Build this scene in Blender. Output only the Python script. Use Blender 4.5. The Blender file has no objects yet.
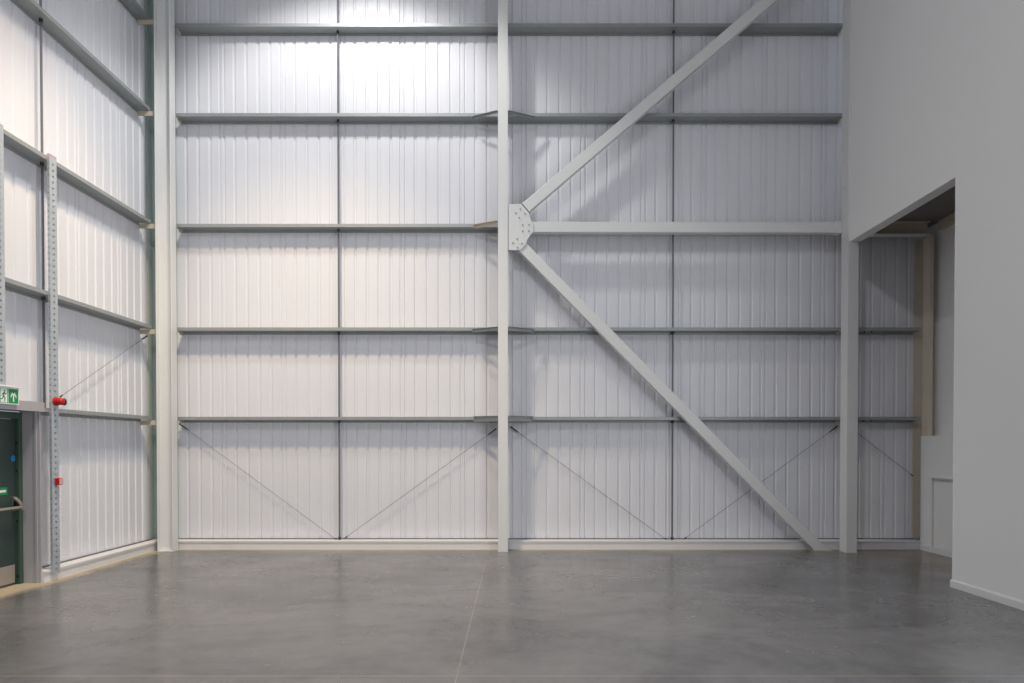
import bpy, bmesh, math, random
from mathutils import Vector, Matrix

random.seed(4)
SC = bpy.context.scene
COL = SC.collection

# ------------------------------------------------------------------ camera
F, PX, PY, H, TILT = 685.0, 515.0, 455.2, 1.70, 0.0135
FW = Vector((0, math.cos(TILT), -math.sin(TILT)))
UP = Vector((0, math.sin(TILT), math.cos(TILT)))
EYE = Vector((0, 0, H))


def ray(x, y):
    return FW + Vector((1, 0, 0)) * ((x - PX) / F) + UP * ((PY - y) / F)


def atY(x, y, Y):
    d = ray(x, y)
    return EYE + d * (Y / d.y)


def atX(x, y, X):
    d = ray(x, y)
    return EYE + d * (X / d.x)


cam_d = bpy.data.cameras.new('camera')
cam = bpy.data.objects.new('camera', cam_d)
COL.objects.link(cam)
cam.location = EYE
cam.rotation_euler = (math.pi / 2 - TILT, 0, 0)
cam_d.sensor_width = 36
cam_d.lens = F * 36 / 1024
cam_d.shift_x = (512 - PX) / 1024
cam_d.shift_y = (PY - 341.5) / 1024
cam_d.clip_end = 200
SC.camera = cam

SC.view_settings.view_transform = 'Standard'
SC.view_settings.look = 'None'
SC.view_settings.gamma = 1
SC.view_settings.use_curve_mapping = False
SC.view_settings.exposure = 0
SC.cycles.use_light_tree = False


# --------------------------------------------------------------- materials
def srgb(r, g, b):
    def f(c):
        c /= 255
        return c / 12.92 if c <= .04045 else ((c + .055) / 1.055) ** 2.4
    return (f(r), f(g), f(b), 1)


def mat(name, col, rough=.5, metal=0, bump=0, bscale=60, var=0, vscale=3, spec=.5):
    m = bpy.data.materials.new(name)
    m.use_nodes = True
    nt = m.node_tree
    b = nt.nodes['Principled BSDF']
    b.inputs['Base Color'].default_value = col
    b.inputs['Roughness'].default_value = rough
    b.inputs['Metallic'].default_value = metal
    b.inputs['Specular IOR Level'].default_value = spec
    tc = nt.nodes.new('ShaderNodeTexCoord')
    if var:
        n = nt.nodes.new('ShaderNodeTexNoise')
        n.inputs['Scale'].default_value = vscale
        n.inputs['Detail'].default_value = 5
        nt.links.new(tc.outputs['Object'], n.inputs['Vector'])
        mx = nt.nodes.new('ShaderNodeMix')
        mx.data_type = 'RGBA'
        mx.inputs[6].default_value = tuple(c * (1 - var) for c in col[:3]) + (1,)
        mx.inputs[7].default_value = tuple(min(1, c * (1 + var)) for c in col[:3]) + (1,)
        nt.links.new(n.outputs['Fac'], mx.inputs[0])
        nt.links.new(mx.outputs[2], b.inputs['Base Color'])
    if bump:
        n2 = nt.nodes.new('ShaderNodeTexNoise')
        n2.inputs['Scale'].default_value = bscale
        nt.links.new(tc.outputs['Object'], n2.inputs['Vector'])
        bp = nt.nodes.new('ShaderNodeBump')
        bp.inputs['Strength'].default_value = bump
        bp.inputs['Distance'].default_value = .01
        nt.links.new(n2.outputs['Fac'], bp.inputs['Height'])
        nt.links.new(bp.outputs['Normal'], b.inputs['Normal'])
    return m


M = {}
M['liner'] = mat('white_liner_sheet', srgb(222, 223, 229), .42, spec=.4)
M['plaster'] = mat('grey_white_paint', srgb(234, 234, 233), .7, bump=.05, bscale=25, var=.012, vscale=1.2)
M['skirt'] = mat('white_gloss_paint', srgb(226, 226, 227), .4)
M['upstand'] = mat('off_white_upstand', srgb(220, 219, 220), .55, var=.03, vscale=6)
M['steel'] = mat('painted_steel', srgb(221, 222, 222), .45, var=.015, vscale=4)
M['rail'] = mat('galvanised_rail', srgb(158, 162, 163), .45, metal=.3, var=.08, vscale=9)
M['rod'] = mat('dull_galvanised_rod', srgb(112, 114, 122), .5, metal=.3)
M['dark'] = mat('dark_fitting', srgb(60, 61, 64), .5, metal=.3)
M['wire'] = mat('thin_tie_steel', srgb(150, 150, 155), .5, metal=.3)
M['galv'] = mat('bright_galvanised', srgb(182, 190, 196), .4, metal=.3, var=.12, vscale=14)
M['cleat'] = mat('beige_primer', srgb(196, 186, 168), .6, var=.06, vscale=8)
M['flash'] = mat('teal_grey_flashing', srgb(176, 190, 187), .5)
M['board'] = mat('beige_board', srgb(206, 195, 180), .8, var=.05, vscale=3)
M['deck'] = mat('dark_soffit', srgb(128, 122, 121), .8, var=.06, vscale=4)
M['door'] = mat('dark_green_door', srgb(50, 66, 62), .4, var=.04, vscale=3)
M['dframe'] = mat('green_door_frame', srgb(60, 82, 70), .42)
M['jamb'] = mat('grey_channel', srgb(176, 174, 178), .5, metal=.1, var=.04, vscale=6)
M['chrome'] = mat('brushed_metal', srgb(190, 182, 170), .3, metal=.85)
M['kick'] = mat('kick_metal', srgb(178, 168, 158), .42, metal=.5)
M['black'] = mat('black_plastic', srgb(18, 18, 18), .5)
M['red'] = mat('red_plastic', srgb(188, 10, 14), .35)
M['pink'] = mat('translucent_cover', srgb(214, 170, 176), .25)
M['white'] = mat('white_plastic', srgb(236, 238, 236), .4)
M['green'] = mat('sign_green', srgb(0, 142, 84), .4)
M['blue'] = mat('sticker_blue', srgb(38, 128, 200), .4)
M['ceil'] = mat('roof_liner', srgb(205, 205, 206), .7)
M['bead'] = mat('white_bead', srgb(232, 232, 232), .5)


def floor_material():
    m = bpy.data.materials.new('polished_concrete')
    m.use_nodes = True
    nt = m.node_tree
    N, L = nt.nodes, nt.links
    b = N['Principled BSDF']
    tc = N.new('ShaderNodeTexCoord')
    sep = N.new('ShaderNodeSeparateXYZ')
    L.new(tc.outputs['Object'], sep.inputs[0])

    def math_(op, a, c=None, c2=None):
        n = N.new('ShaderNodeMath')
        n.operation = op
        for i, v in enumerate((a, c, c2)):
            if v is None:
                continue
            if isinstance(v, (int, float)):
                n.inputs[i].default_value = v
            else:
                L.new(v, n.inputs[i])
        return n.outputs[0]

    def noise(scale, detail=6, rough=.55, stretch=None, dist=0):
        n = N.new('ShaderNodeTexNoise')
        n.inputs['Scale'].default_value = scale
        n.inputs['Detail'].default_value = detail
        n.inputs['Roughness'].default_value = rough
        n.inputs['Distortion'].default_value = dist
        if stretch:
            mp = N.new('ShaderNodeMapping')
            mp.inputs['Scale'].default_value = stretch
            L.new(tc.outputs['Object'], mp.inputs[0])
            L.new(mp.outputs[0], n.inputs['Vector'])
        else:
            L.new(tc.outputs['Object'], n.inputs['Vector'])
        return n.outputs['Fac']

    def ramp(v, p0, p1, c0, c1):
        r = N.new('ShaderNodeValToRGB')
        r.color_ramp.elements[0].position = p0
        r.color_ramp.elements[1].position = p1
        r.color_ramp.elements[0].color = c0
        r.color_ramp.elements[1].color = c1
        L.new(v, r.inputs[0])
        return r.outputs[0]

    def mix(f, a, c):
        n = N.new('ShaderNodeMix')
        n.data_type = 'RGBA'
        for i, v in ((0, f), (6, a), (7, c)):
            if isinstance(v, tuple):
                n.inputs[i].default_value = v
            elif isinstance(v, (int, float)):
                n.inputs[i].default_value = v
            else:
                L.new(v, n.inputs[i])
        return n.outputs[2]

    big = noise(.6, 7, .68, stretch=(.8, 1.5, 1), dist=.7)
    fine = noise(5, 8, .65, stretch=(1, .7, 1))
    speck = noise(42, 3, .5)
    c = ramp(big, .33, .68, srgb(82, 82, 84), srgb(116, 115, 116))
    c = mix(ramp(fine, .35, .85, (0, 0, 0, 1), (.45, .45, .45, 1)), c, srgb(128, 127, 128))
    c = mix(ramp(speck, .63, .72, (0, 0, 0, 1), (.25, .25, .25, 1)), c, srgb(84, 84, 86))
    # warm swept dust lying along the foot of the walls (broken edge)
    edge_b = math_('MULTIPLY', math_('SUBTRACT', 11.24, sep.outputs[1]), 2.6)
    edge_l = math_('MULTIPLY', math_('ADD', sep.outputs[0], 5.87), 1.7)
    d = math_('MINIMUM', edge_b, edge_l)
    dn = math_('MULTIPLY', noise(1.6, 5, .6), .55)
    d = math_('SUBTRACT', d, math_('SUBTRACT', dn, .22))
    dust = N.new('ShaderNodeMapRange')
    dust.interpolation_type = 'SMOOTHSTEP'
    dust.inputs[1].default_value = .0
    dust.inputs[2].default_value = .40
    dust.inputs[3].default_value = .80
    dust.inputs[4].default_value = .0
    L.new(d, dust.inputs[0])
    c = mix(dust.outputs[0], c, srgb(190, 175, 148))
    # brown dirt trodden in around the recess
    dx = N.new('ShaderNodeMapRange')
    dx.interpolation_type = 'SMOOTHSTEP'
    dx.inputs[1].default_value = 3.9
    dx.inputs[2].default_value = 6.2
    L.new(math_('ADD', sep.outputs[0], math_('MULTIPLY', math_('SUBTRACT', noise(.9, 6, .65), .5), 3.0)), dx.inputs[0])
    dy = N.new('ShaderNodeMapRange')
    dy.interpolation_type = 'SMOOTHSTEP'
    dy.inputs[1].default_value = 8.0
    dy.inputs[2].default_value = 10.2
    L.new(sep.outputs[1], dy.inputs[0])
    c = mix(math_('MULTIPLY', math_('MULTIPLY', dx.outputs[0], dy.outputs[0]), .65), c, srgb(122, 107, 90))
    # saw-cut joints
    jx = math_('LESS_THAN', math_('ABSOLUTE', math_('ADD', sep.outputs[0], .43)), .004)
    jy = math_('LESS_THAN', math_('ABSOLUTE', math_('SUBTRACT', sep.outputs[1], 5.04)), .006)
    j = math_('MAXIMUM', jx, jy)
    c = mix(math_('MULTIPLY', j, .45), c, srgb(172, 160, 146))
    L.new(c, b.inputs['Base Color'])
    r = N.new('ShaderNodeMapRange')
    r.inputs[1].default_value = .3
    r.inputs[2].default_value = .7
    r.inputs[3].default_value = .16
    r.inputs[4].default_value = .30
    L.new(noise(1.3, 6, .65, dist=.4), r.inputs[0])
    r2 = math_('ADD', r.outputs[0], math_('MULTIPLY', dust.outputs[0], .35))
    L.new(r2, b.inputs['Roughness'])
    b.inputs['Specular IOR Level'].default_value = .55
    bp = N.new('ShaderNodeBump')
    bp.inputs['Strength'].default_value = .03
    bp.inputs['Distance'].default_value = .01
    L.new(noise(5, 2, .4), bp.inputs['Height'])
    L.new(bp.outputs['Normal'], b.inputs['Normal'])
    return m


M['floor'] = floor_material()


# ------------------------------------------------------------ mesh helpers
class MB:
    def __init__(s):
        s.bm = bmesh.new()

    def box(s, x0, x1, y0, y1, z0, z1):
        v = [s.bm.verts.new((x, y, z)) for z in (z0, z1) for y in (y0, y1) for x in (x0, x1)]
        for f in ((0, 2, 3, 1), (4, 5, 7, 6), (0, 1, 5, 4), (2, 6, 7, 3), (0, 4, 6, 2), (1, 3, 7, 5)):
            s.bm.faces.new([v[i] for i in f])
        return s

    def prism(s, pts, ext):
        """closed polygon pts (3D list) swept along vector ext"""
        ext = Vector(ext)
        a = [s.bm.verts.new(p) for p in pts]
        c = [s.bm.verts.new(Vector(p) + ext) for p in pts]
        n = len(a)
        s.bm.faces.new(a[::-1])
        s.bm.faces.new(c)
        for i in range(n):
            k = (i + 1) % n
            s.bm.faces.new((a[i], a[k], c[k], c[i]))
        return s

    def tube(s, p, q, r, n=10, r2=None):
        p, q = Vector(p), Vector(q)
        d = (q - p).normalized()
        u = d.orthogonal().normalized()
        w = d.cross(u)
        r2 = r if r2 is None else r2
        A, B = [], []
        for i in range(n):
            t = 2 * math.pi * i / n
            o = u * math.cos(t) + w * math.sin(t)
            A.append(s.bm.verts.new(p + o * r))
            B.append(s.bm.verts.new(q + o * r2))
        s.bm.faces.new(A[::-1])
        s.bm.faces.new(B)
        for i in range(n):
            k = (i + 1) % n
            s.bm.faces.new((A[i], A[k], B[k], B[i]))
        return s

    def lathe(s, prof, org, axis, n=20):
        org, axis = Vector(org), Vector(axis).normalized()
        u = axis.orthogonal().normalized()
        w = axis.cross(u)
        rings = []
        for t, r in prof:
            rings.append([s.bm.verts.new(org + axis * t + (u * math.cos(2 * math.pi * i / n) + w * math.sin(2 * math.pi * i / n)) * max(r, 1e-4)) for i in range(n)])
        for a, c in zip(rings, rings[1:]):
            for i in range(n):
                k = (i + 1) % n
                s.bm.faces.new((a[i], a[k], c[k], c[i]))
        s.bm.faces.new(rings[0][::-1])
        s.bm.faces.new(rings[-1])
        return s

    def beam(s, p, q, w, h, face):
        """rectangular bar p->q; face = unit vector across depth (w), other side h"""
        p, q, face = Vector(p), Vector(q), Vector(face).normalized()
        d = (q - p).normalized()
        o = d.cross(face).normalized()
        pts = [p + face * a * w / 2 + o * b * h / 2 for a, b in ((-1, -1), (1, -1), (1, 1), (-1, 1))]
        return s.prism(pts, q - p)

    def build(s, name, m, parent=None, bevel=0, smooth=False):
        bmesh.ops.recalc_face_normals(s.bm, faces=s.bm.faces)
        me = bpy.data.meshes.new(name)
        s.bm.to_mesh(me)
        s.bm.free()
        me.materials.append(M[m] if isinstance(m, str) else m)
        o = bpy.data.objects.new(name, me)
        COL.objects.link(o)
        if parent:
            o.parent = parent
            o.matrix_parent_inverse = Matrix.Translation(-root_loc(parent))
        if bevel:
            b = o.modifiers.new('edge', 'BEVEL')
            b.width = bevel
            b.segments = 2
            b.limit_method = 'ANGLE'
        if smooth:
            for p in me.polygons:
                p.use_smooth = True
            try:
                me.set_sharp_from_angle(angle=math.radians(40))
            except Exception:
                pass
        return o


def root_loc(o):
    """world position of a parent: every mesh sits at the origin, only the Empties are offset"""
    return Vector(o.location) if o.type == 'EMPTY' else Vector((0, 0, 0))


def thing(name, label, cat, loc, group=None):
    o = bpy.data.objects.new(name, None)
    o.empty_display_size = .1
    COL.objects.link(o)
    o.location = loc
    return tag(o, label, cat, group)


def tag(o, label, cat, group=None):
    o['label'] = label
    o['category'] = cat
    if group:
        o['group'] = group
    return o


def struct(o):
    o['kind'] = 'structure'
    return o


# ---------------------------------------------------------- key dimensions
YW = 11.44        # inner face of the end-wall liner
YU = 11.235       # front of upstand / rails
YC0, YC1 = 10.99, 11.215   # column front / rear
XL = -6.05        # inner face of the left liner
XU = -5.85        # front of left upstand / rails
XR = atY(849, 243, 10.85).x    # right partition face
XR2 = XR + .17
XA = 6.84         # side wall of the recess beyond the opening
ZTOP = 12.0
YBACK = -14.0
YJ = atX(954.8, 300, XR).y         # near jamb of the opening
HEAD = 4.915

lev = {}
for k, yy in (('topmost', 26.5), ('second', 116.3), ('third', 227), ('fourth', 330.6), ('lowest', 420)):
    lev[k] = atY(515, yy, YU).z
ORD = ['topmost', 'second', 'third', 'fourth', 'lowest']

# ------------------------------------------------------------------- shell
struct(MB().box(-6.4, 7.2, YBACK, 11.9, -.2, 0).build('floor', 'floor'))


def liner(s0, s1, phase, depth, back):
    """profile (s, outward) of a lined sheet with narrow recessed ribs, lap pairs once a metre"""
    offs = [0, .076, .246, .443, .641, .839]
    pts = [(s0, 0)]
    n0 = math.floor(s0 - phase) - 1
    for n in range(n0, n0 + int(s1 - s0) + 4):
        for o in offs:
            c = phase + n + o
            w = .026 if o > .08 else .020
            if c - w > s0 + .002 and c + w < s1 - .002:
                pts += [(c - w, 0), (c - w * .45, depth), (c + w * .45, depth), (c + w, 0)]
    pts += [(s1, 0), (s1, back), (s0, back)]
    return pts


lap_x = atY(224, 500, YW).x - .038
m = MB()
m.prism([(s, YW + d, .10) for s, d in liner(-6.0, XA, lap_x, .017, .09)], (0, 0, ZTOP - .10))
struct(m.build('wall_back', 'liner'))

lap_y = atX(121, 510, XL).y - .038
m = MB()
for y0, y1, z0 in ((YBACK, 7.24, .10), (7.24, 8.49, lev['lowest']), (8.49, YW - .01, .10)):
    m.prism([(XL - d, s, z0) for s, d in liner(y0, y1, lap_y, .017, .09)], (0, 0, ZTOP - z0))
struct(m.build('wall_left', 'liner'))

# right partition with the opening
m = MB()
m.box(XR, XR2, 4.0, YJ, 0, ZTOP)
m.box(XR, XR2, -3.0, 4.0, 5.0, ZTOP)  # invented gap behind the camera, left open for the added fill light
m.box(XR, XR2, YBACK, -3.0, 0, ZTOP)
m.box(XR, XR2, YJ, 10.82, HEAD, ZTOP)
struct(m.build('wall_right', 'plaster'))
struct(MB().box(-6.4, 7.2, YBACK, 11.9, ZTOP, ZTOP + .2).build('ceiling', 'ceil'))
# corner bead on the near jamb, skirting
struct(MB().box(XR - .004, XR + .02, YJ - .004, YJ + .003, .09, HEAD).build('trim_1', 'bead'))
m = MB()
m.prism([(XR, 4.0, 0), (XR - .018, 4.0, 0), (XR - .018, 4.0, .075), (XR - .008, 4.0, .092), (XR, 4.0, .092)], (0, YJ + .018 - 4.0, 0))
m.box(XR, XR2, YJ, YJ + .018, 0, .085)
struct(m.build('baseboard_right', 'skirt'))

# the recess beyond: side wall, soffit, unseen near end added to darken it
struct(MB().box(XA, XA + .15, 4.0, YW + .1, 0, 6.0).build('wall_alcove_side', 'plaster'))
struct(MB().box(XR2, XA + .15, 3.85, 4.0, 0, 6.0).build('wall_alcove_light_block', 'plaster'))
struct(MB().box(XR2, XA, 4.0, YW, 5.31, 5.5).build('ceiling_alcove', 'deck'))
# lower lining of the side wall with a recessed panel under a small ledge
XC = atY(921, 500, 11.22).x
ya = atX(931, 500, XC).y
zc = atX(940, 435.5, XC).z
zp = atX(942, 478, XC).z
m = MB()
m.box(XC, XA, ya, YU, 0, zc)                    # corner pier
m.box(XC, XA, 4.0, ya, zp, zc)                  # band above the panel
m.box(XC + .035, XA, 4.0, ya, 0, zp)            # recessed panel
m.box(XC - .022, XC + .03, 4.0, ya + .02, zp - .012, zp + .022)   # ledge lip
m.box(XC - .008, XC + .012, ya - .02, ya + .03, .09, zp - .012)   # upright bead
struct(m.build('wall_alcove_lining', 'plaster'))
m = MB()
m.box(XC - .016, XC, 4.0, YU, 0, .09)
struct(m.build('baseboard_alcove', 'skirt'))

# upstands (sheeting kerb) along back and left walls
zu = .142


def kerb(axis):
    m = MB()
    if axis == 'back':
        for x0, x1 in ((-5.84, XC - .001),):
            m.prism([(x0, YU, 0), (x0, YU, zu - .03), (x0, YU - .012, zu - .026), (x0, YU - .012, zu), (x0, YW + .02, zu), (x0, YW + .02, 0)], (x1 - x0, 0, 0))
    else:
        y0, y1 = 8.484, YU - .02
        m.prism([(XU, y0, 0), (XU, y0, zu - .03), (XU + .012, y0, zu - .026), (XU + .012, y0, zu), (XL - .02, y0, zu), (XL - .02, y0, 0)], (0, y1 - y0, 0))
        m.prism([(XU, YBACK, 0), (XU, YBACK, zu - .03), (XU + .012, YBACK, zu - .026), (XU + .012, YBACK, zu), (XL - .02, YBACK, zu), (XL - .02, YBACK, 0)], (0, 7.26 - YBACK, 0))
    return m


struct(kerb('back').build('baseboard_back', 'upstand'))
struct(kerb('left').build('baseboard_left', 'upstand'))
# dark closure strip between kerb and sheet, corner flashing
struct(MB().box(-5.99, XC - .01, YW - .022, YW + .003, zu, zu + .016).build('trim_2', 'rod'))
struct(MB().box(XL - .003, XL + .022, 8.50, YW - .03, zu, zu + .018).build('trim_3', 'rod'))
m = MB()
m.box(XL + .001, XL + .018, YW - .13, YW + .03, zu, ZTOP)
m.box(XL + .018, -5.62, YW - .012, YW + .03, zu, ZTOP)
struct(m.build('trim_4', 'flash'))
# white cover angle over the kerb end at the corner
struct(MB().box(-5.99, -5.70, YU - .03, YU + .18, zu, zu + .012).build('trim_5', 'upstand'))


# ----------------------------------------------------------------- columns
def bolt(m, p, axis, r=.013, h=.014):
    p, axis = Vector(p), Vector(axis)
    m.tube(p, p + axis * h, r, 6)
    m.tube(p + axis * h, p + axis * (h + .008), r * .55, 8)


# mid column, I-section, flange to the room
xa, xb = atY(498.1, 447, YC0).x, atY(507.9, 447, YC0).x
xm = (xa + xb) / 2
mid = thing('steel_column', 'slender white column in the middle of the back wall with bolted gusset plate', 'column', (xm, (YC0 + YC1) / 2, 0), 'white steel columns')
m = MB()
m.box(xa, xb, YC0, YC0 + .012, .012, ZTOP - .02)
m.box(xa, xb, YC1 - .012, YC1, .012, ZTOP - .02)
m.box(xm - .005, xm + .005, YC0 + .012, YC1 - .012, .012, ZTOP - .02)
m.build('shaft', 'steel', mid, bevel=.003)
MB().box(xa - .004, xb + .004, YC0 - .002, YC1, 0, .012).build('base_plate', 'steel', mid)

YG = 11.085      # centre plane of the bracing
gp = [(508, 204), (521, 203.8), (528.8, 212.6), (531.2, 220.5), (533.5, 224), (533.5, 231), (531.5, 233.6), (527, 240), (526, 244.3), (520.2, 250), (508, 250)]
yg0 = YG - .075
gx = [atY(x, y, yg0) for x, y in gp]
gx[0].x = gx[-1].x = xb
g = MB().prism(gx, (0, .016, 0)).build('gusset_plate', 'steel', mid, bevel=.002)
for x, y in ((515.8, 213), (520.3, 208.7), (524.9, 213.6), (519.2, 217.7), (522.6, 224.9), (528.8, 224.9), (522.6, 231), (528.8, 231), (517.2, 238.7), (512.8, 242.8), (521.8, 243.3), (517.5, 247.4)):
    mb = MB()
    bolt(mb, atY(x, y, yg0), (0, -1, 0), .014, .010)
    b_ = mb.build('bolt', 'jamb', g)

# left corner column: I-section with its web facing the room
x_fr = atY(172.3, 447, YC0).x
x_fl = atY(156.6, 447, YC0).x
yl1 = YC0 + .17
lc = thing('steel_column', 'broad cream-white steel column in the left corner beside the green door wall', 'column', ((x_fl + x_fr) / 2, YC0 + .08, 0), 'white steel columns')
m = MB()
m.box(x_fl, x_fl + .013, YC0, yl1, .012, ZTOP - .02)
m.box(x_fr - .013, x_fr, YC0, yl1, .012, ZTOP - .02)
m.box(x_fl + .013, x_fr - .013, YC0 + .075, YC0 + .086, .012, ZTOP - .02)
m.build('shaft', 'steel', lc, bevel=.003)
MB().box(x_fl - .004, x_fr + .004, YC0, yl1 + .004, 0, .012).build('base_plate', 'steel', lc)

# right column at the far jamb of the opening
YR0, YR1 = 10.82, 11.05
xr0 = atY(846.6, 500, YR0).x
xr1 = atY(857.3, 500, YR0).x
rc = thing('steel_column', 'white boxed column at the far jamb of the opening, right of the brace foot', 'column', ((xr0 + xr1) / 2, (YR0 + YR1) / 2, 0), 'white steel columns')
MB().box(xr0, xr1, YR0, YR1, .012, ZTOP - .02).build('shaft', 'steel', rc, bevel=.003)
MB().box(xr0 - .006, xr1 + .002, YR0 - .004, YR1 + .004, 0, .012).build('base_plate', 'cleat', rc)
mb = MB()
for zz in (atX(844, 160, xr0).z, atX(844, 188, xr0).z, atX(844, 218, xr0).z, atX(844, 130, xr0).z):
    mb = MB()
    bolt(mb, (xr0, 10.96, zz), (-1, 0, 0), .011, .008)
    mb.build('bolt', 'steel', rc)

# ------------------------------------------------------------- K bracing
BH, BD = .170, .13


def brace(label, p, q, foot=False):
    p, q = Vector(p), Vector(q)
    p = p - (q - p).normalized() * .055
    t = thing('brace', label, 'brace', p, 'white bracing tubes of the back wall')
    d = (q - p).normalized()
    if foot:
        n = d.cross(Vector((0, 1, 0))).normalized() * BH / 2
        off = Vector((0, -BD / 2, 0))
        a, b = p + n + off, p - n + off
        ga, gb = a + d * ((a.z - .012) / -d.z), b + d * ((b.z - .012) / -d.z)
        MB().prism([a, b, gb, ga], (0, BD, 0)).build('tube', 'steel', t, bevel=.008)
        x0, x1 = sorted((ga.x, gb.x))
        MB().box(x0 - .03, x1 + .04, p.y - BD / 2 - .01, p.y + BD / 2 + .008, 0, .012).build('foot_plate', 'cleat', t)
    else:
        MB().beam(p, q, BD, BH, (0, 1, 0)).build('tube', 'steel', t, bevel=.008)
    MB().beam(p - d * .004, p + d * .010, BD - .004, BH + .012, (0, 1, 0)).build('end_plate', 'steel', t, bevel=.002)
    if not foot:
        MB().beam(q - d * .014, q + d * .002, BD + .01, BH + .02, (0, 1, 0)).build('end_plate', 'steel', t, bevel=.002)
    return t


def bp(x, y):
    return atY(x, y, YG - BD / 2 + .0) + Vector((0, BD / 2 + .012, 0))


p0, p1 = bp(528.5, 204.7), bp(768.5, -.5)
dirn = (p1 - p0).normalized()
q1 = p0 + dirn * ((xr0 - .1 - p0.x) / dirn.x)
brace('white diagonal brace rising from the gusset plate up out of the picture', p0, q1)
t = brace('white diagonal brace falling from the gusset plate to the floor at the right column', bp(525, 249), bp(822.5, 551), True)
hb = brace('white horizontal brace from the gusset plate straight across to the right column', bp(535, 226.6), Vector((xr0 - .085, YG + .012, bp(835, 227).z)))
zz = bp(838, 227).z
MB().box(xr0 - .084, xr0 - .002, YG - BD / 2, YG + BD / 2 + .02, zz - BH / 2 - .01, zz + BH / 2 + .01).build('end_connector', 'steel', hb, bevel=.004)

# ------------------------------------------------------------ cladding rails
RD = .19   # rail depth to the wall


def z_rail_x(x0, x1, z, fl=.052, rear=.036):
    """Z rail running along X: web level, front flange up, rear flange down"""
    t = .006
    y0, y1 = YU, YW - .004
    pts = [(x0, y0, z), (x0, y0, z + fl), (x0, y0 + t, z + fl), (x0, y0 + t, z + t), (x0, y1, z + t), (x0, y1, z - rear), (x0, y1 - t, z - rear), (x0, y1 - t, z)]
    return MB().prism(pts, (x1 - x0, 0, 0))


def z_rail_y(y0, y1, z, fl=.052, rear=.036):
    t = .006
    a, b = XU, XL + .004
    pts = [(a, y0, z), (a, y0, z + fl), (a - t, y0, z + fl), (a - t, y0, z + t), (b, y0, z + t), (b, y0, z - rear), (b + t, y0, z - rear), (b + t, y0, z)]
    return MB().prism(pts, (0, y1 - y0, 0))


xl_col = x_fr - .03
WHICH = {'topmost': 'topmost visible', 'second': 'second from the top', 'third': 'third from the top', 'fourth': 'fourth from the top', 'lowest': 'lowest'}
for k in ORD:
    z = lev[k]
    for bay, x0, x1 in (('left bay of the back wall', xl_col, xm - .003),
                        ('braced right bay of the back wall', xm + .003, xr0 + .10)):
        t = thing('cladding_rail', 'grey rail, %s, in the %s' % (WHICH[k], bay), 'rail', ((x0 + x1) / 2, (YU + YW) / 2, z), 'cladding rails of the back wall')
        x1 += .02 if x1 > 1 else 0
        z_rail_x(x0, x1, z).build('rail', 'rail', t)
        if x0 < -1:
            MB().prism([(x0, YU + .02, z), (x0, YW - .03, z), (x0, YW - .03, z - .055), (x0, YU + .10, z - .055)], (.010, 0, 0)).build('end_cleat', 'cleat', t)
        else:
            MB().prism([(x1 - .03, YU + .02, z), (x1 - .03, YW - .03, z), (x1 - .03, YW - .03, z - .055), (x1 - .03, YU + .10, z - .055)], (.010, 0, 0)).build('end_cleat', 'cleat', t)
for k in ('fourth', 'lowest'):
    z = lev[k]
    t = thing('cladding_rail', 'short grey rail inside the opening, %s' % ('upper one of the two there' if k == 'fourth' else 'lower one of the two there'), 'rail', (6.1, (YU + YW) / 2, z), 'cladding rails inside the opening')
    z_rail_x(xr0 + .135, XC - .005, z).build('rail', 'rail', t)
    for q in range(4):
        bm_ = MB()
        bm_.tube((xr1 + .10 + q * .12, YU + .07, z), (xr1 + .10 + q * .12, YU + .07, z - .02), .012, 6)
        bm_.build('bolt', 'dark', t)

y_end = 11.06
for k in ORD:
    z = lev[k]
    y0 = 8.525 if k == 'lowest' else -2.0
    t = thing('cladding_rail', 'grey rail on the left side wall, %s there' % WHICH[k], 'rail', ((XU + XL) / 2, (y0 + y_end) / 2, z), 'cladding rails of the left wall')
    z_rail_y(y0, y_end, z).build('rail', 'rail', t)
    mb = MB()
    mb.box(XL + .02, x_fl - .002, y_end - .03, y_end - .02, z - .088, z - .014)
    mb.build('end_cleat', 'cleat', t)

# horizontal rail stays from the column flange out to the rails
def stay(label, side, z, w=.045, h=.05, mname='rail', reach=.43, kind='angle'):
    xs = xa if side < 0 else xb
    p = Vector((xs, YC0 + .03, z))
    q = Vector((xs + side * reach, YU - .004, z))
    t = thing('rail_stay', label, 'stay', (p + q) / 2, 'rail stays at the middle column')
    d = (q - p).normalized()
    if kind == 'angle':
        n = Vector((-d.y, d.x, 0))
        n = -n if n.y > 0 else n
        mb = MB()
        mb.beam(p, q, .005, h, n)
        mb.beam(p + Vector((0, 0, h / 2)) + n * w / 2, q + Vector((0, 0, h / 2)) + n * w / 2, w, .005, n)
        mb.build('strut', mname, t)
    mb = MB()
    bolt(mb, q + Vector((-side * .02, -.006, 0)), (0, -1, 0), .010, .008)
    mb.build('bolt', 'dark', t)


stay('thin grey stay left of the middle column at the second rail', -1, lev['second'] - .035, h=.03, w=.04)
stay('thin grey stay right of the middle column at the second rail', 1, lev['second'] - .035, h=.03, w=.04)
stay('beige stay left of the middle column at the third rail, level with the gusset plate', -1, lev['third'] + .0, mname='cleat', reach=.40)
stay('grey stay left of the middle column at the fourth rail', -1, lev['fourth'] - .004, reach=.42)
stay('grey stay right of the middle column at the fourth rail', 1, lev['fourth'] - .004, reach=.42)
stay('grey stay left of the middle column at the lowest rail', -1, lev['lowest'] + .015, reach=.40, h=.085)
stay('grey stay right of the middle column at the lowest rail', 1, lev['lowest'] + .015, reach=.40, h=.085)


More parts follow.
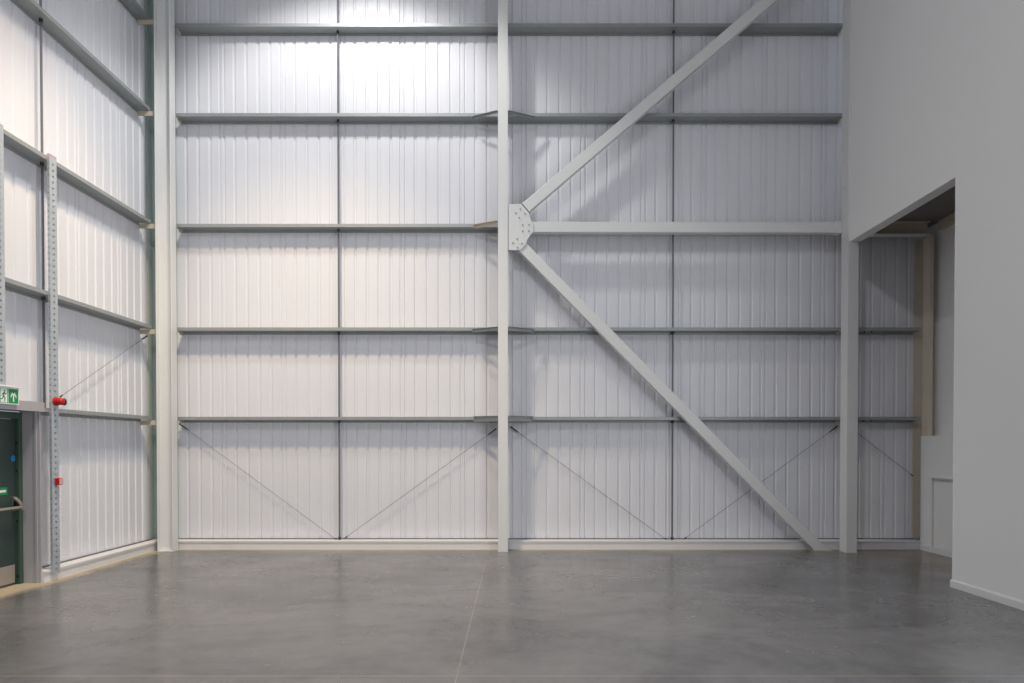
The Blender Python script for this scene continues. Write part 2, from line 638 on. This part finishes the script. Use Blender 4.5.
# --------------------------------------------------------------- sag rods
def sag(label, p, q, grp):
    p, q = Vector(p), Vector(q)
    t = thing('sag_rod', label, 'rod', p, grp)
    MB().tube(p, q, .015, 8).build('rod', 'rod', t)
    for s, e in ((p, 1), (q, -1)):
        MB().tube(s + Vector((0, 0, e * .004)), s + Vector((0, 0, e * .045)), .024, 6).build('nut', 'dark', t)


names = ['above the topmost rail', 'below the topmost rail', 'below the second rail', 'below the third rail', 'below the fourth rail', 'below the lowest rail']
zs = [9.9] + [lev[k] for k in ORD] + [zu]
for i in range(6):
    hi, lo = zs[i], zs[i + 1]
    top = hi if i == 0 else hi - .001
    for bay, px in (('left', 338.7), ('right', 672.8)):
        X = atY(px, 300, YW - .09).x
        if i == 5:
            sag('grey sag rod %s in the %s bay of the back wall' % (names[i], bay), (X, YW - .09, lo), (X, YW - .09, top), 'sag rods of the back wall')
        else:
            sag('grey sag rod %s in the %s bay of the back wall' % (names[i], bay), (X, YW - .09, lo + .007), (X, YW - .09, top), 'sag rods of the back wall')
XS = -5.96
yS = atX(42.5, 200, XS).y
for i in range(1, 5):
    hi, lo = zs[i], zs[i + 1]
    sag('grey sag rod %s on the left side wall' % names[i], (XS, yS, lo + .007), (XS, yS, hi - .001), 'sag rods of the left wall')


# --------------------------------------------------- thin diagonal tie rods
def tie(label, p, q, grp='thin diagonal tie rods', r=.0048, fit=True):
    p, q = Vector(p), Vector(q)
    t = thing('tie_rod', label, 'rod', p, grp)
    MB().tube(p, q, r, 8).build('rod', 'wire', t)
    d = (q - p).normalized()
    if fit:
        MB().tube(p - d * .01, p + d * .16, .014, 8, .009).build('turnbuckle', 'dark', t)
    MB().tube(q - d * .05, q, .010, 8).build('end_nut', 'dark', t)


YT = YW - .06
tie('thin diagonal rod from the left corner column down to the left sag rod foot', atY(180, 424, YT), atY(337, 540, YT))
tie('thin diagonal rod from left of the middle column down to the left sag rod foot', atY(496, 429, YT), atY(345, 538, YT))
tie('thin diagonal rod from right of the middle column down to the right sag rod foot', atY(511, 427, YT), atY(667, 540, YT))
tie('thin diagonal rod from the right column down behind the falling brace', atY(837, 426.5, YT), atY(684, 539, YT))
tie('thin diagonal rod on the ribbed wall inside the dark opening', atY(846, 424, YT), atY(913, 476, YT))
p = atX(147, 336, XL + .06)
q = atX(60, 397, XL + .06)
tie('thin diagonal rod on the left side wall, falling to the red sounder', p, q, 'thin diagonal tie rod on the left wall')

# ----------------------------------------------------- recess steelwork
ZB = atY(900, 235, 11.08).z
t = thing('steel_beam', 'beige beam across the back of the dark opening, under its ceiling', 'beam', (6.1, 11.12, ZB), 'beams in the recess')
m = MB()
m.box(xr1 + .005, XA - .17, 11.04, 11.20, ZB, ZB + .016)
m.build('lower_flange', 'steel', t)
MB().box(xr1 + .005, XA - .17, 11.115, 11.125, ZB + .016, 5.295).build('web', 'board', t)
MB().box(xr1 + .005, XA - .17, 11.04, 11.20, 5.295, 5.308).build('upper_flange', 'board', t)
ZB2 = atX(955.5, 222, XA - .06).z
t = thing('steel_beam', 'beige beam along the side wall inside the opening, under its ceiling', 'beam', (XA - .08, 8, ZB2), 'beams in the recess')
MB().box(XA - .06, XA - .001, 4.01, 11.03, ZB2, 5.308).build('casing', 'board', t, bevel=.004)
t = thing('steel_column', 'beige cased post in the far corner inside the opening, above the white lining', 'column', (XA - .1, 11.1, zc), 'recess column')
MB().box(XC + .005, XC + .07, 11.04, YU - .01, zc, 5.08).build('casing', 'board', t, bevel=.006)
struct(MB().box(atY(912, 447, YW).x, XC + .16, YW - .03, YW + .002, zu + .02, 5.1).build('trim_8', 'board'))

# ------------------------------------------------------------ left: door
YD1 = 8.45
XD = XL - .075
ZD = lev['lowest']
d = struct(MB().box(XD - .05, XD, 7.34, 8.40, .012, ZD - .10).build('door_1', 'door', bevel=.004))
# frame
m = MB()
m.box(XD - .06, XD + .035, 8.405, 8.47, 0, ZD - .012)
m.box(XD - .06, XD + .035, 7.27, 7.335, 0, ZD - .012)
m.box(XD - .06, XD + .035, 7.335, 8.405, ZD - .095, ZD - .012)
fr = m.build('door_frame', 'dframe', d, bevel=.003)
for zz in (atX(20, 443, XD + .035).z, atX(20, 471, XD + .035).z, atX(20, 521, XD + .035).z, atX(20, 576, XD + .035).z):
    mb = MB()
    mb.tube((XD + .012, 8.4055, zz), (XD + .012, 8.397, zz), .013, 10)
    mb.build('screw_cap', 'black', fr)
MB().box(XD, XD + .003, 7.40, 8.365, .03, .25).build('kick_plate', 'kick', d, bevel=.001)
zbar = atX(10, 508.5, XD + .10).z
mb = MB()
mb.beam((XD + .10, 7.45, zbar), (XD + .10, 8.33, zbar), .03, .034, (1, 0, 0))
pb = mb.build('push_bar', 'chrome', d, bevel=.008)
for yy in (7.42, 8.35):
    mb = MB()
    prof = [(XD + .002, zbar - .05), (XD + .002, zbar + .13), (XD + .03, zbar + .125), (XD + .065, zbar + .095), (XD + .105, zbar + .045), (XD + .125, zbar - .01), (XD + .125, zbar - .03), (XD + .10, zbar - .035)]
    mb.prism([(x, yy - .024, z) for x, z in prof], (0, .048, 0))
    a = mb.build('latch_case', 'chrome', pb, bevel=.005)
    mb = MB()
    pr2 = [(XD + .02, zbar + .01), (XD + .025, zbar + .09), (XD + .06, zbar + .07), (XD + .095, zbar + .02), (XD + .095, zbar + .0)]
    mb.prism([(x, yy - .0255, z) for x, z in pr2], (0, .004, 0))
    mb.build('case_insert', 'black', pb)


def disc_x(x, y, z, r, t=.002, n=24):
    return MB().tube((x, y, z), (x + t, y, z), r, n)


s1 = atX(13, 458.5, XD)
disc_x(XD, s1.y, s1.z, .038).build('round_sticker', 'blue', d)['label'] = 'round blue sticker'
s2 = atX(6, 491, XD)
st = MB().box(XD, XD + .002, 7.80, s2.y + .02, s2.z - .045, s2.z + .045).build('door_sign', 'green', d)
st['label'] = 'green push sign strip'
mb = MB()
mb.box(XD + .002, XD + .003, 7.85, s2.y - .005, s2.z - .014, s2.z + .014)
mb.build('white_bar', 'white', st)

# channel jamb and head
m = MB()
z1 = ZD - .002
for yj, dy in ((8.475, 1), (7.265, -1)):
    ys = sorted((yj, yj + dy * .008))
    m.box(XL - .06, XU - .03, ys[0], ys[1], 0, z1)
    ys2 = sorted((yj + dy * .008, yj + dy * .02))
    m.box(XU - .038, XU - .03, ys2[0], ys2[1], 0, z1)
    # two shallow return lips on the reveal
    lip = sorted((yj, yj - dy * .014))
    m.box(XL + .11, XL + .135, lip[0], lip[1], 0, z1)
struct(m.build('trim_6', 'jamb'))
m = MB()
m.box(XU - .008, XU + .004, 7.20, 8.52, z1, z1 + .115)
m.box(XL, XU - .008, 7.20, 8.52, z1, z1 + .010)
m.box(XL, XU - .008, 7.20, 8.52, z1 + .105, z1 + .115)
struct(m.build('trim_7', 'jamb'))


# --------------------------------------------------- perforated trunking
def strut(label, y0, y1, z0, z1, cap=False):
    x0, x1 = XU + .004, XU + .034
    t = thing('cable_tray', label, 'cable tray', (x0, (y0 + y1) / 2, z0), 'galvanised vertical trays on the left wall')
    # one folded sheet: side, face, side, with a slot row in each
    w = y1 - y0
    prof = [(x0, y0), (x0 + .010, y0), (x0 + .020, y0), (x1, y0), (x1, y0 + w * .40), (x1, y0 + w * .60), (x1, y1), (x0, y1)]
    holes = {1, 4}
    n = int((z1 - z0 - .08) / .075)
    zz_ = [z0]
    for q in range(n):
        zz_ += [z0 + .05 + q * .075, z0 + .05 + q * .075 + .018]
    zz_.append(z1)
    m = MB()
    grid = [[m.bm.verts.new((x, y, z)) for x, y in prof] for z in zz_]
    for a in range(len(zz_) - 1):
        for b in range(len(prof) - 1):
            if a % 2 == 1 and b in holes:
                continue
            m.bm.faces.new((grid[a][b], grid[a][b + 1], grid[a + 1][b + 1], grid[a + 1][b]))
        m.bm.faces.new((grid[a][-1], grid[a][0], grid[a + 1][0], grid[a + 1][-1]))
    o_ = m.build('channel', 'galv', t)
    sm = o_.modifiers.new('sheet', 'SOLIDIFY')
    sm.thickness = .002
    sm.offset = 0
    if cap:
        m = MB()
        m.box(x0 - .002, x1 + .004, y0 - .003, y1 + .003, z1, z1 + .012)
        m.box(x0 - .002, x1 + .004, y0 - .004, y0 - .001, z1 - .05, z1)
        m.build('end_cap', 'pink', t)
    return t, x1


ya_, yb_ = atX(50.3, 300, XU + .03).y, atX(57.6, 300, XU + .034).y
strut('tall galvanised slotted tray right of the green door, carrying the red alarm devices', ya_, yb_, atX(56, 574, XU + .04).z, atX(54, 157, XU + .04).z, True)
yc_, yd_ = atX(-4, 300, XU + .03).y, atX(5.6, 300, XU + .04).y
strut('galvanised slotted tray at the left picture edge, above the exit sign', yc_, yd_, atX(3, 385.5, XU + .04).z, atX(3, 125, XU + .04).z)

# ------------------------------------------------------- alarm sounder
xs = XU + .037
c = atX(59.3, 401.5, xs + .05)
t = thing('alarm_sounder', 'round red alarm sounder on the tall slotted tray right of the door', 'alarm', (xs, c.y, c.z))
MB().lathe([(0, .052), (.022, .054), (.03, .050)], (xs, c.y, c.z), (1, 0, 0)).build('base', 'red', t, smooth=True)
MB().lathe([(.03, .044), (.045, .048), (.08, .046), (.10, .036), (.108, .02), (.11, .0)], (xs, c.y, c.z), (1, 0, 0)).build('body', 'red', t, smooth=True)
mb = MB()
mb.lathe([(0, .028), (.035, .046), (.04, .046), (.042, .038), (.02, .012)], (xs + .055, c.y + .03, c.z), (.35, 1, 0))
mb.build('horn', 'black', t, smooth=True)
mb = MB()
mb.lathe([(0, .016), (.02, .014), (.028, .006)], (xs + .062, c.y + .055, c.z), (.35, 1, 0))
mb.build('lens', 'pink', t, smooth=True)

# ------------------------------------------------------- call point
c = atX(58.5, 481.5, xs + .02)
t = thing('call_point', 'square red fire call point low on the tall slotted tray right of the door', 'call point', (xs, c.y, c.z))
MB().box(xs, xs + .034, c.y - .045, c.y + .045, c.z - .045, c.z + .045).build('back_box', 'red', t, bevel=.006)
fr = MB().box(xs + .034, xs + .050, c.y - .043, c.y + .043, c.z - .043, c.z + .043).build('front_plate', 'red', t, bevel=.005)
MB().box(xs + .050, xs + .052, c.y - .026, c.y + .026, c.z - .024, c.z + .022).build('press_panel', 'white', fr)
MB().box(xs + .051, xs + .058, c.y - .034, c.y + .040, c.z - .036, c.z + .036).build('clear_cover', 'pink', t, bevel=.004)

# ------------------------------------------------------- exit sign
xe = XU + .008
e1 = atX(19.3, 388.5, xe + .03)
e0 = atX(18.0, 405.0, xe + .03)
zt, zb = e1.z, e0.z
hgt = zt - zb
ye1 = e1.y
ye0 = ye1 - .40
t = thing('exit_sign', 'green emergency exit sign with running figure and up arrow, above the green door', 'sign', (xe, (ye0 + ye1) / 2, zb))
MB().box(xe, xe + .026, ye0, ye1, zb, zt).build('backing', 'white', t, bevel=.003)
MB().box(xe, xe + .05, ye0 - .004, ye1 + .004, zt, zt + .016).build('top_rail', 'white', t, bevel=.002)
xf = xe + .026
bdr = .014
arrow_y0 = ye1 - bdr - (hgt - 2 * bdr) * .92
MB().box(xf, xf + .0012, arrow_y0, ye1 - bdr, zb + bdr, zt - bdr).build('arrow_panel', 'green', t)
MB().box(xf, xf + .0012, ye0 + bdr, arrow_y0 - .008, zb + bdr, zt - bdr).build('figure_panel', 'green', t)


def flat(pts, name, parent, mname='white', x=xf + .0012, th=.0012):
    return MB().prism([(x, y, z) for y, z in pts], (th, 0, 0)).build(name, mname, parent)


cy, cz = (arrow_y0 + ye1 - bdr) / 2, (zt + zb) / 2
s = (hgt - 2 * bdr) / 2
mb = MB()
for poly in ([(-.13, -.82), (.13, -.82), (.13, .45), (-.13, .45)],
             [(0, .86), (.17, .62), (-.17, .62)],
             [(0, .86), (-.62, .05), (-.62, -.30), (0, .50)],
             [(0, .86), (0, .50), (.62, -.30), (.62, .05)],
             [(-.17, .62), (.17, .62), (.13, .40), (-.13, .40)]):
    mb.prism([(xf + .0012, cy + a * s * .85, cz + b * s * .95) for a, b in poly], (.0012, 0, 0))
mb.build('arrow', 'white', t)
# running figure through a doorway
fy = arrow_y0 - .008 - s * .78
door_pts = [(-.62, -.95), (.62, -.95), (.62, .95), (-.62, .95)]
dw = flat([(fy + a * s, cz + b * s) for a, b in door_pts], 'doorway', t)
mb = MB()


def limb(a, b, w):
    a, b = Vector((0, a[0], a[1])), Vector((0, b[0], b[1]))
    dd = (b - a).normalized()
    n = Vector((0, -dd.z, dd.y)) * w
    mb.prism([Vector((xf + .0024, fy, cz)) + v * s for v in (a - n - dd * w, a + n - dd * w, b + n + dd * w, b - n + dd * w)], (.0012, 0, 0))


limb((.05, .38), (-.10, -.05), .11)
limb((-.10, -.05), (.18, -.32), .075)
limb((.18, -.32), (.10, -.72), .065)
limb((-.12, -.08), (-.28, -.42), .075)
limb((-.28, -.42), (-.56, -.50), .06)
limb((.05, .36), (-.30, .22), .055)
limb((-.30, .22), (-.40, -.02), .05)
limb((.05, .36), (.32, .18), .055)
limb((.32, .18), (.50, .34), .05)
mb.tube((xf + .0024, fy + .14 * s, cz + .66 * s), (xf + .0036, fy + .14 * s, cz + .66 * s), .13 * s, 16)
mb.build('running_figure', 'green', t)

# ---------------------------------------------------------------- lighting
W = bpy.data.worlds.new('daylight')
SC.world = W
W.use_nodes = True
bg = W.node_tree.nodes['Background']
bg.inputs[0].default_value = (.88, .93, 1.0, 1)
bg.inputs[1].default_value = .4


def area(name, loc, energy, size, col=(1, 1, 1), rot=(0, 0, 0), spread=180):
    l = bpy.data.lights.new(name, 'AREA')
    l.shape = 'DISK'
    l.size = size
    l.energy = energy
    l.color = col
    l.spread = math.radians(spread)
    o = bpy.data.objects.new(name, l)
    COL.objects.link(o)
    o.location = loc
    o.rotation_euler = rot
    return o




def spot(name, loc, energy, half, blend, radius, col, tilt=0):
    l = bpy.data.lights.new(name, 'SPOT')
    l.energy = energy
    l.spot_size = math.radians(2 * half)
    l.spot_blend = blend
    l.shadow_soft_size = radius
    l.color = col
    o = bpy.data.objects.new(name, l)
    COL.objects.link(o)
    o.location = loc
    o.rotation_euler = (math.radians(tilt), 0, 0)
    return o


spot('highbay_near_end_wall', (-2.60, 8.5, 10.4), 820, 51, .45, .26, (1, .98, .935), 19)
spot('highbay_warm_left', (-3.3, 7.5, 10.4), 2300, 41, .75, .26, (1, .79, .54), 6)
area('highbay_behind', (-2.2, 0.0, 10.5), 350, .6, (.99, .985, .98))
l = bpy.data.lights.new('added_side_fill', 'AREA')  # unseen fill light added behind the camera to brighten the left wall
l.shape = 'RECTANGLE'
l.size, l.size_y = 7.0, 5.0
l.energy = 500
l.color = (.95, .97, 1)
o = bpy.data.objects.new('added_side_fill', l)
COL.objects.link(o)
o.location = (XR + .10, .5, 2.5)
o.rotation_euler = (math.radians(90), 0, math.radians(90))
